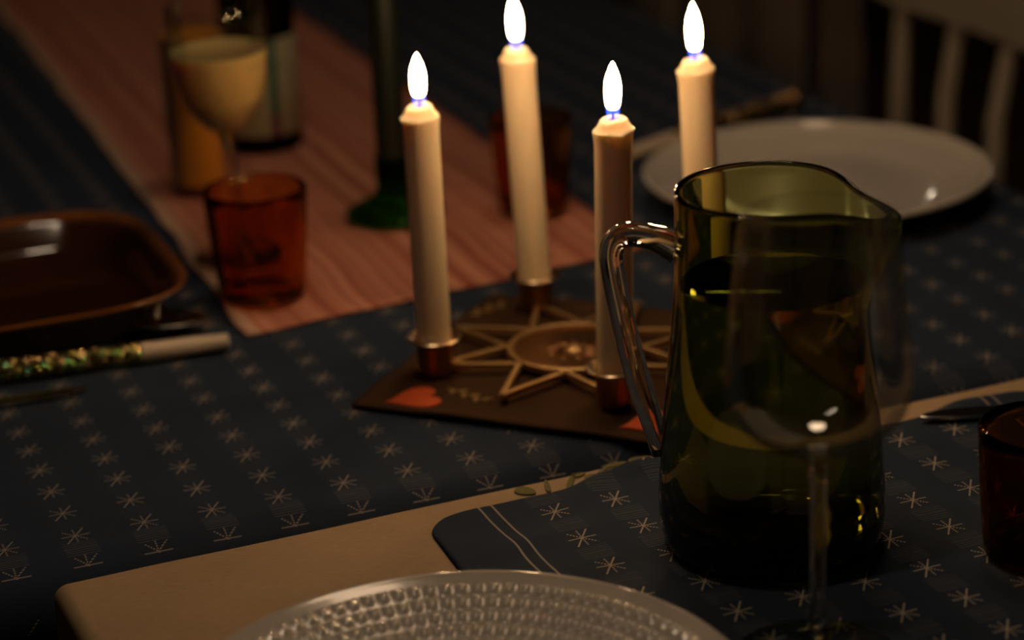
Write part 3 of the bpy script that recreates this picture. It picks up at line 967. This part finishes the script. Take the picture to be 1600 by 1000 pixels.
# ------------------------------------------------------------------ party blowers
def blower(label, p_tip, ang, zt, L_tube, group):
    """mouthpiece end at p_tip, tube runs along direction ang"""
    b_ = thing('party_blower', label, 'party blower', (p_tip[0], p_tip[1], zt), ang, group)
    # local +x runs away from the mouthpiece end
    n = 24
    def along(prof, bmx=None):
        bm = lathe(prof, n)
        bmesh.ops.rotate(bm, cent=(0, 0, 0), matrix=Matrix.Rotation(PI / 2, 3, 'Y'), verts=bm.verts)
        return bm
    obj('mouthpiece', along([(0, 0.002), (0.0036, 0.0015), (0.0040, 0.0), (0.0047, 0.0005), (0.0052, 0.012), (0.0060, 0.054), (0.0058, 0.0556), (0, 0.0556)]), 'white_plastic', b_)
    pr = [(0, 0.053), (0.0062, 0.053)]
    rnd = random.Random(len(label))
    k = 0
    zz = 0.054
    while zz < L_tube:
        pr.append((0.0064 + 0.0010 * min(1, (zz - .05) / .08) + rnd.uniform(-0.0005, 0.0007), zz))
        zz += 0.004
    pr += [(0.0070, L_tube), (0, L_tube)]
    obj('paper_tube', along(pr), 'glitter', b_)
    return b_
blower('gold glitter party blower with white mouthpiece below the brown dish', (0.1420, 0.2190), math.atan2(0.0150, -0.137), 0.0075, 0.21, 'party blowers beside the plates')
blower('glitter party blower lying behind the far white plate', (0.5180, 0.4640), math.atan2(0.078, 0.190), 0.0075, 0.20, 'party blowers beside the plates')

# ------------------------------------------------------------------ cutlery
def spoon(name, label, tip, ang, L=0.17):
    s_ = thing(name, label, 'spoon', (tip[0], tip[1], 0.0018), ang)
    bm = bmesh.new()
    nU, nV = 20, 10
    rows = []
    for i in range(nU + 1):
        u = i / nU
        x = 0.052 * u
        wd = 0.0165 * math.sin(PI * min(1, u * 0.93 + 0.03)) ** 0.6 * (1 - 0.35 * u) + 0.0022 * u
        row = []
        for j in range(nV + 1):
            v = -1 + 2 * j / nV
            z = 0.0080 - 0.0065 * math.sin(PI * min(1, u * 1.0)) ** 0.8 * (1 - v * v) + 0.004 * u
            row.append(bm.verts.new((x, wd * v, z)))
        rows.append(row)
    for a, b in zip(rows, rows[1:]):
        for j in range(nV):
            bm.faces.new((a[j], a[j + 1], b[j + 1], b[j]))
    o = obj('bowl', bm, 'steel', s_)
    md = o.modifiers.new('solid', 'SOLIDIFY')
    md.thickness = 0.0012
    hpth = smooth_prof([(0.050, 0, 0.0118), (0.065, 0, 0.0128), (0.09, 0, 0.0095), (0.13, 0, 0.0045), (L, 0, 0.0012)], 4)
    obj('handle', tube(hpth, [(0.0022 + 0.0030 * (i / (len(hpth) - 1)) ** 1.5, 0.0011) for i in range(len(hpth))], 10), 'steel', s_)
    return s_
spoon('spoon', 'steel spoon lying between the brown dish and the glitter blower', (0.1400, 0.2640), math.atan2(0.012, -0.12))

def knife(name, label, tip, ang, L=0.20, z=0.0016):
    k_ = thing(name, label, 'knife', (tip[0], tip[1], z), ang)
    pts = [(0.0, 0.0), (0.004, 0.0045), (0.012, 0.0078), (0.030, 0.0092), (0.100, 0.0085), (0.104, 0.0065), (0.104, -0.003), (0.08, -0.0035), (0.02, -0.003), (0.004, -0.0015)]
    obj('blade', prism(pts, 0.0, 0.0016, 0.0005), 'steel', k_, smooth=False)
    obj('handle', tube([(0.102, 0.002, 0.0030), (0.108, 0.002, 0.0036), (0.14, 0.002, 0.0042), (L - 0.005, 0.002, 0.0042), (L, 0.002, 0.0038)], [(0.0036, 0.0024), (0.0048, 0.003), (0.0055, 0.0036), (0.0062, 0.0036), (0.0045, 0.0026)], 12), 'steel', k_)
    return k_
knife('table_knife', 'steel table knife on the placemat, tip showing left of the brown tumbler', (0.4490, -0.0765), math.atan2(-0.010, 0.030), 0.16, 0.0060)
knife('table_knife', 'steel knife below the glitter party blower at the left edge', (0.0500, 0.1960), math.atan2(0.004, -0.05), 0.19, 0.0016)

# ------------------------------------------------------------------ chairs beyond the table
def chair(label, cy0, blanket=False):
    ch = thing('spindle_chair', label, 'chair', (0.95, cy0, -0.75), 0, 'white spindle back chairs')
    # local: back plane x=0, seat towards -x, z from the floor
    st = box(-0.41, 0.02, -0.20, 0.20, 0.425, 0.455, 0.012, 3)
    obj('seat', st, 'white_paint', ch)
    for sx, sy in ((-0.39, -0.17), (-0.39, 0.17), (-0.05, -0.16), (-0.05, 0.16)):
        obj('leg', tube([(sx * 1.08, sy * 1.12, 0.0), (sx * 1.03, sy * 1.05, 0.2), (sx, sy, 0.428)], [0.012, 0.018, 0.015], 12), 'white_paint', ch)
    for sy in (-0.165, 0.165):
        obj('stretcher', tube([(-0.40, sy, 0.2), (-0.22, sy, 0.2), (-0.055, sy, 0.2)], [0.009, 0.012, 0.009], 10), 'white_paint', ch)
    bm = bmesh.new()
    rl = []
    for i in range(17):
        v = -1 + 2 * i / 16
        rl.append((0.014 - 0.020 * v * v + 0.006, 0.222 * v, 0.7890))
    rings = []
    for i, (x, y, z) in enumerate(rl):
        v = -1 + 2 * i / 16
        hh = 0.040 * (1 - 0.30 * abs(v) ** 6)
        rr = [( -0.011, -hh), (0.0, -hh - 0.003), (0.011, -hh), (0.012, 0), (0.011, hh), (0.0, hh + 0.003), (-0.011, hh), (-0.012, 0)]
        rings.append([bm.verts.new((x + a, y, z + b)) for a, b in rr])
    for a, b in zip(rings, rings[1:]):
        for k in range(8):
            bm.faces.new((a[k], a[(k + 1) % 8], b[(k + 1) % 8], b[k]))
    bm.faces.new(rings[0][::-1])
    bm.faces.new(rings[-1])
    obj('top_rail', bm, 'white_paint', ch)
    for k in range(5):
        y = 0.166 - 0.084 * k
        xt = 0.020 - 0.020 * (y / 0.222) ** 2
        obj('spindle', tube([(0.004, y, 0.45), (0.004, y, 0.58), (0.006, y, 0.68), (xt, y, 0.754)], [0.0075, 0.0095, 0.0085, 0.0075], 12), 'white_paint', ch)
    return ch
ch1 = chair('white spindle back chair at the right end of the far table edge', 0.645)
ch2 = dup(ch1, (0.96, 1.24, -0.75), R(2), 'white spindle back chair hidden under the grey brown blanket')

def fBl(u, v):
    # u along the chair back (world y), v hangs over the rail: |v| is the length down each side
    r = 0.024
    q = PI * r / 2
    a = abs(v)
    s = 1 if v > 0 else -1
    if a < q:
        x = s * r * math.sin(a / r)
        z = r * math.cos(a / r)
    else:
        x = s * (r + 0.012 * min(1, (a - q) * 6) * (0.6 + 0.6 * math.sin(u * 40 + s)))
        z = -(a - q)
    return (0.985 + x + 0.002 * nz(u, v, 3, 30), 1.005 + u + 0.008 * nz(u, v, 8, 8), 0.075 + z)
bl = grid_mesh('blanket', frange(0, 0.46, 0.01), frange(-0.42, 0.36, 0.01), fBl, 'blanket', 0.004)
tag(bl, 'grey brown wool blanket hung over the back of the farther chair', 'blanket')
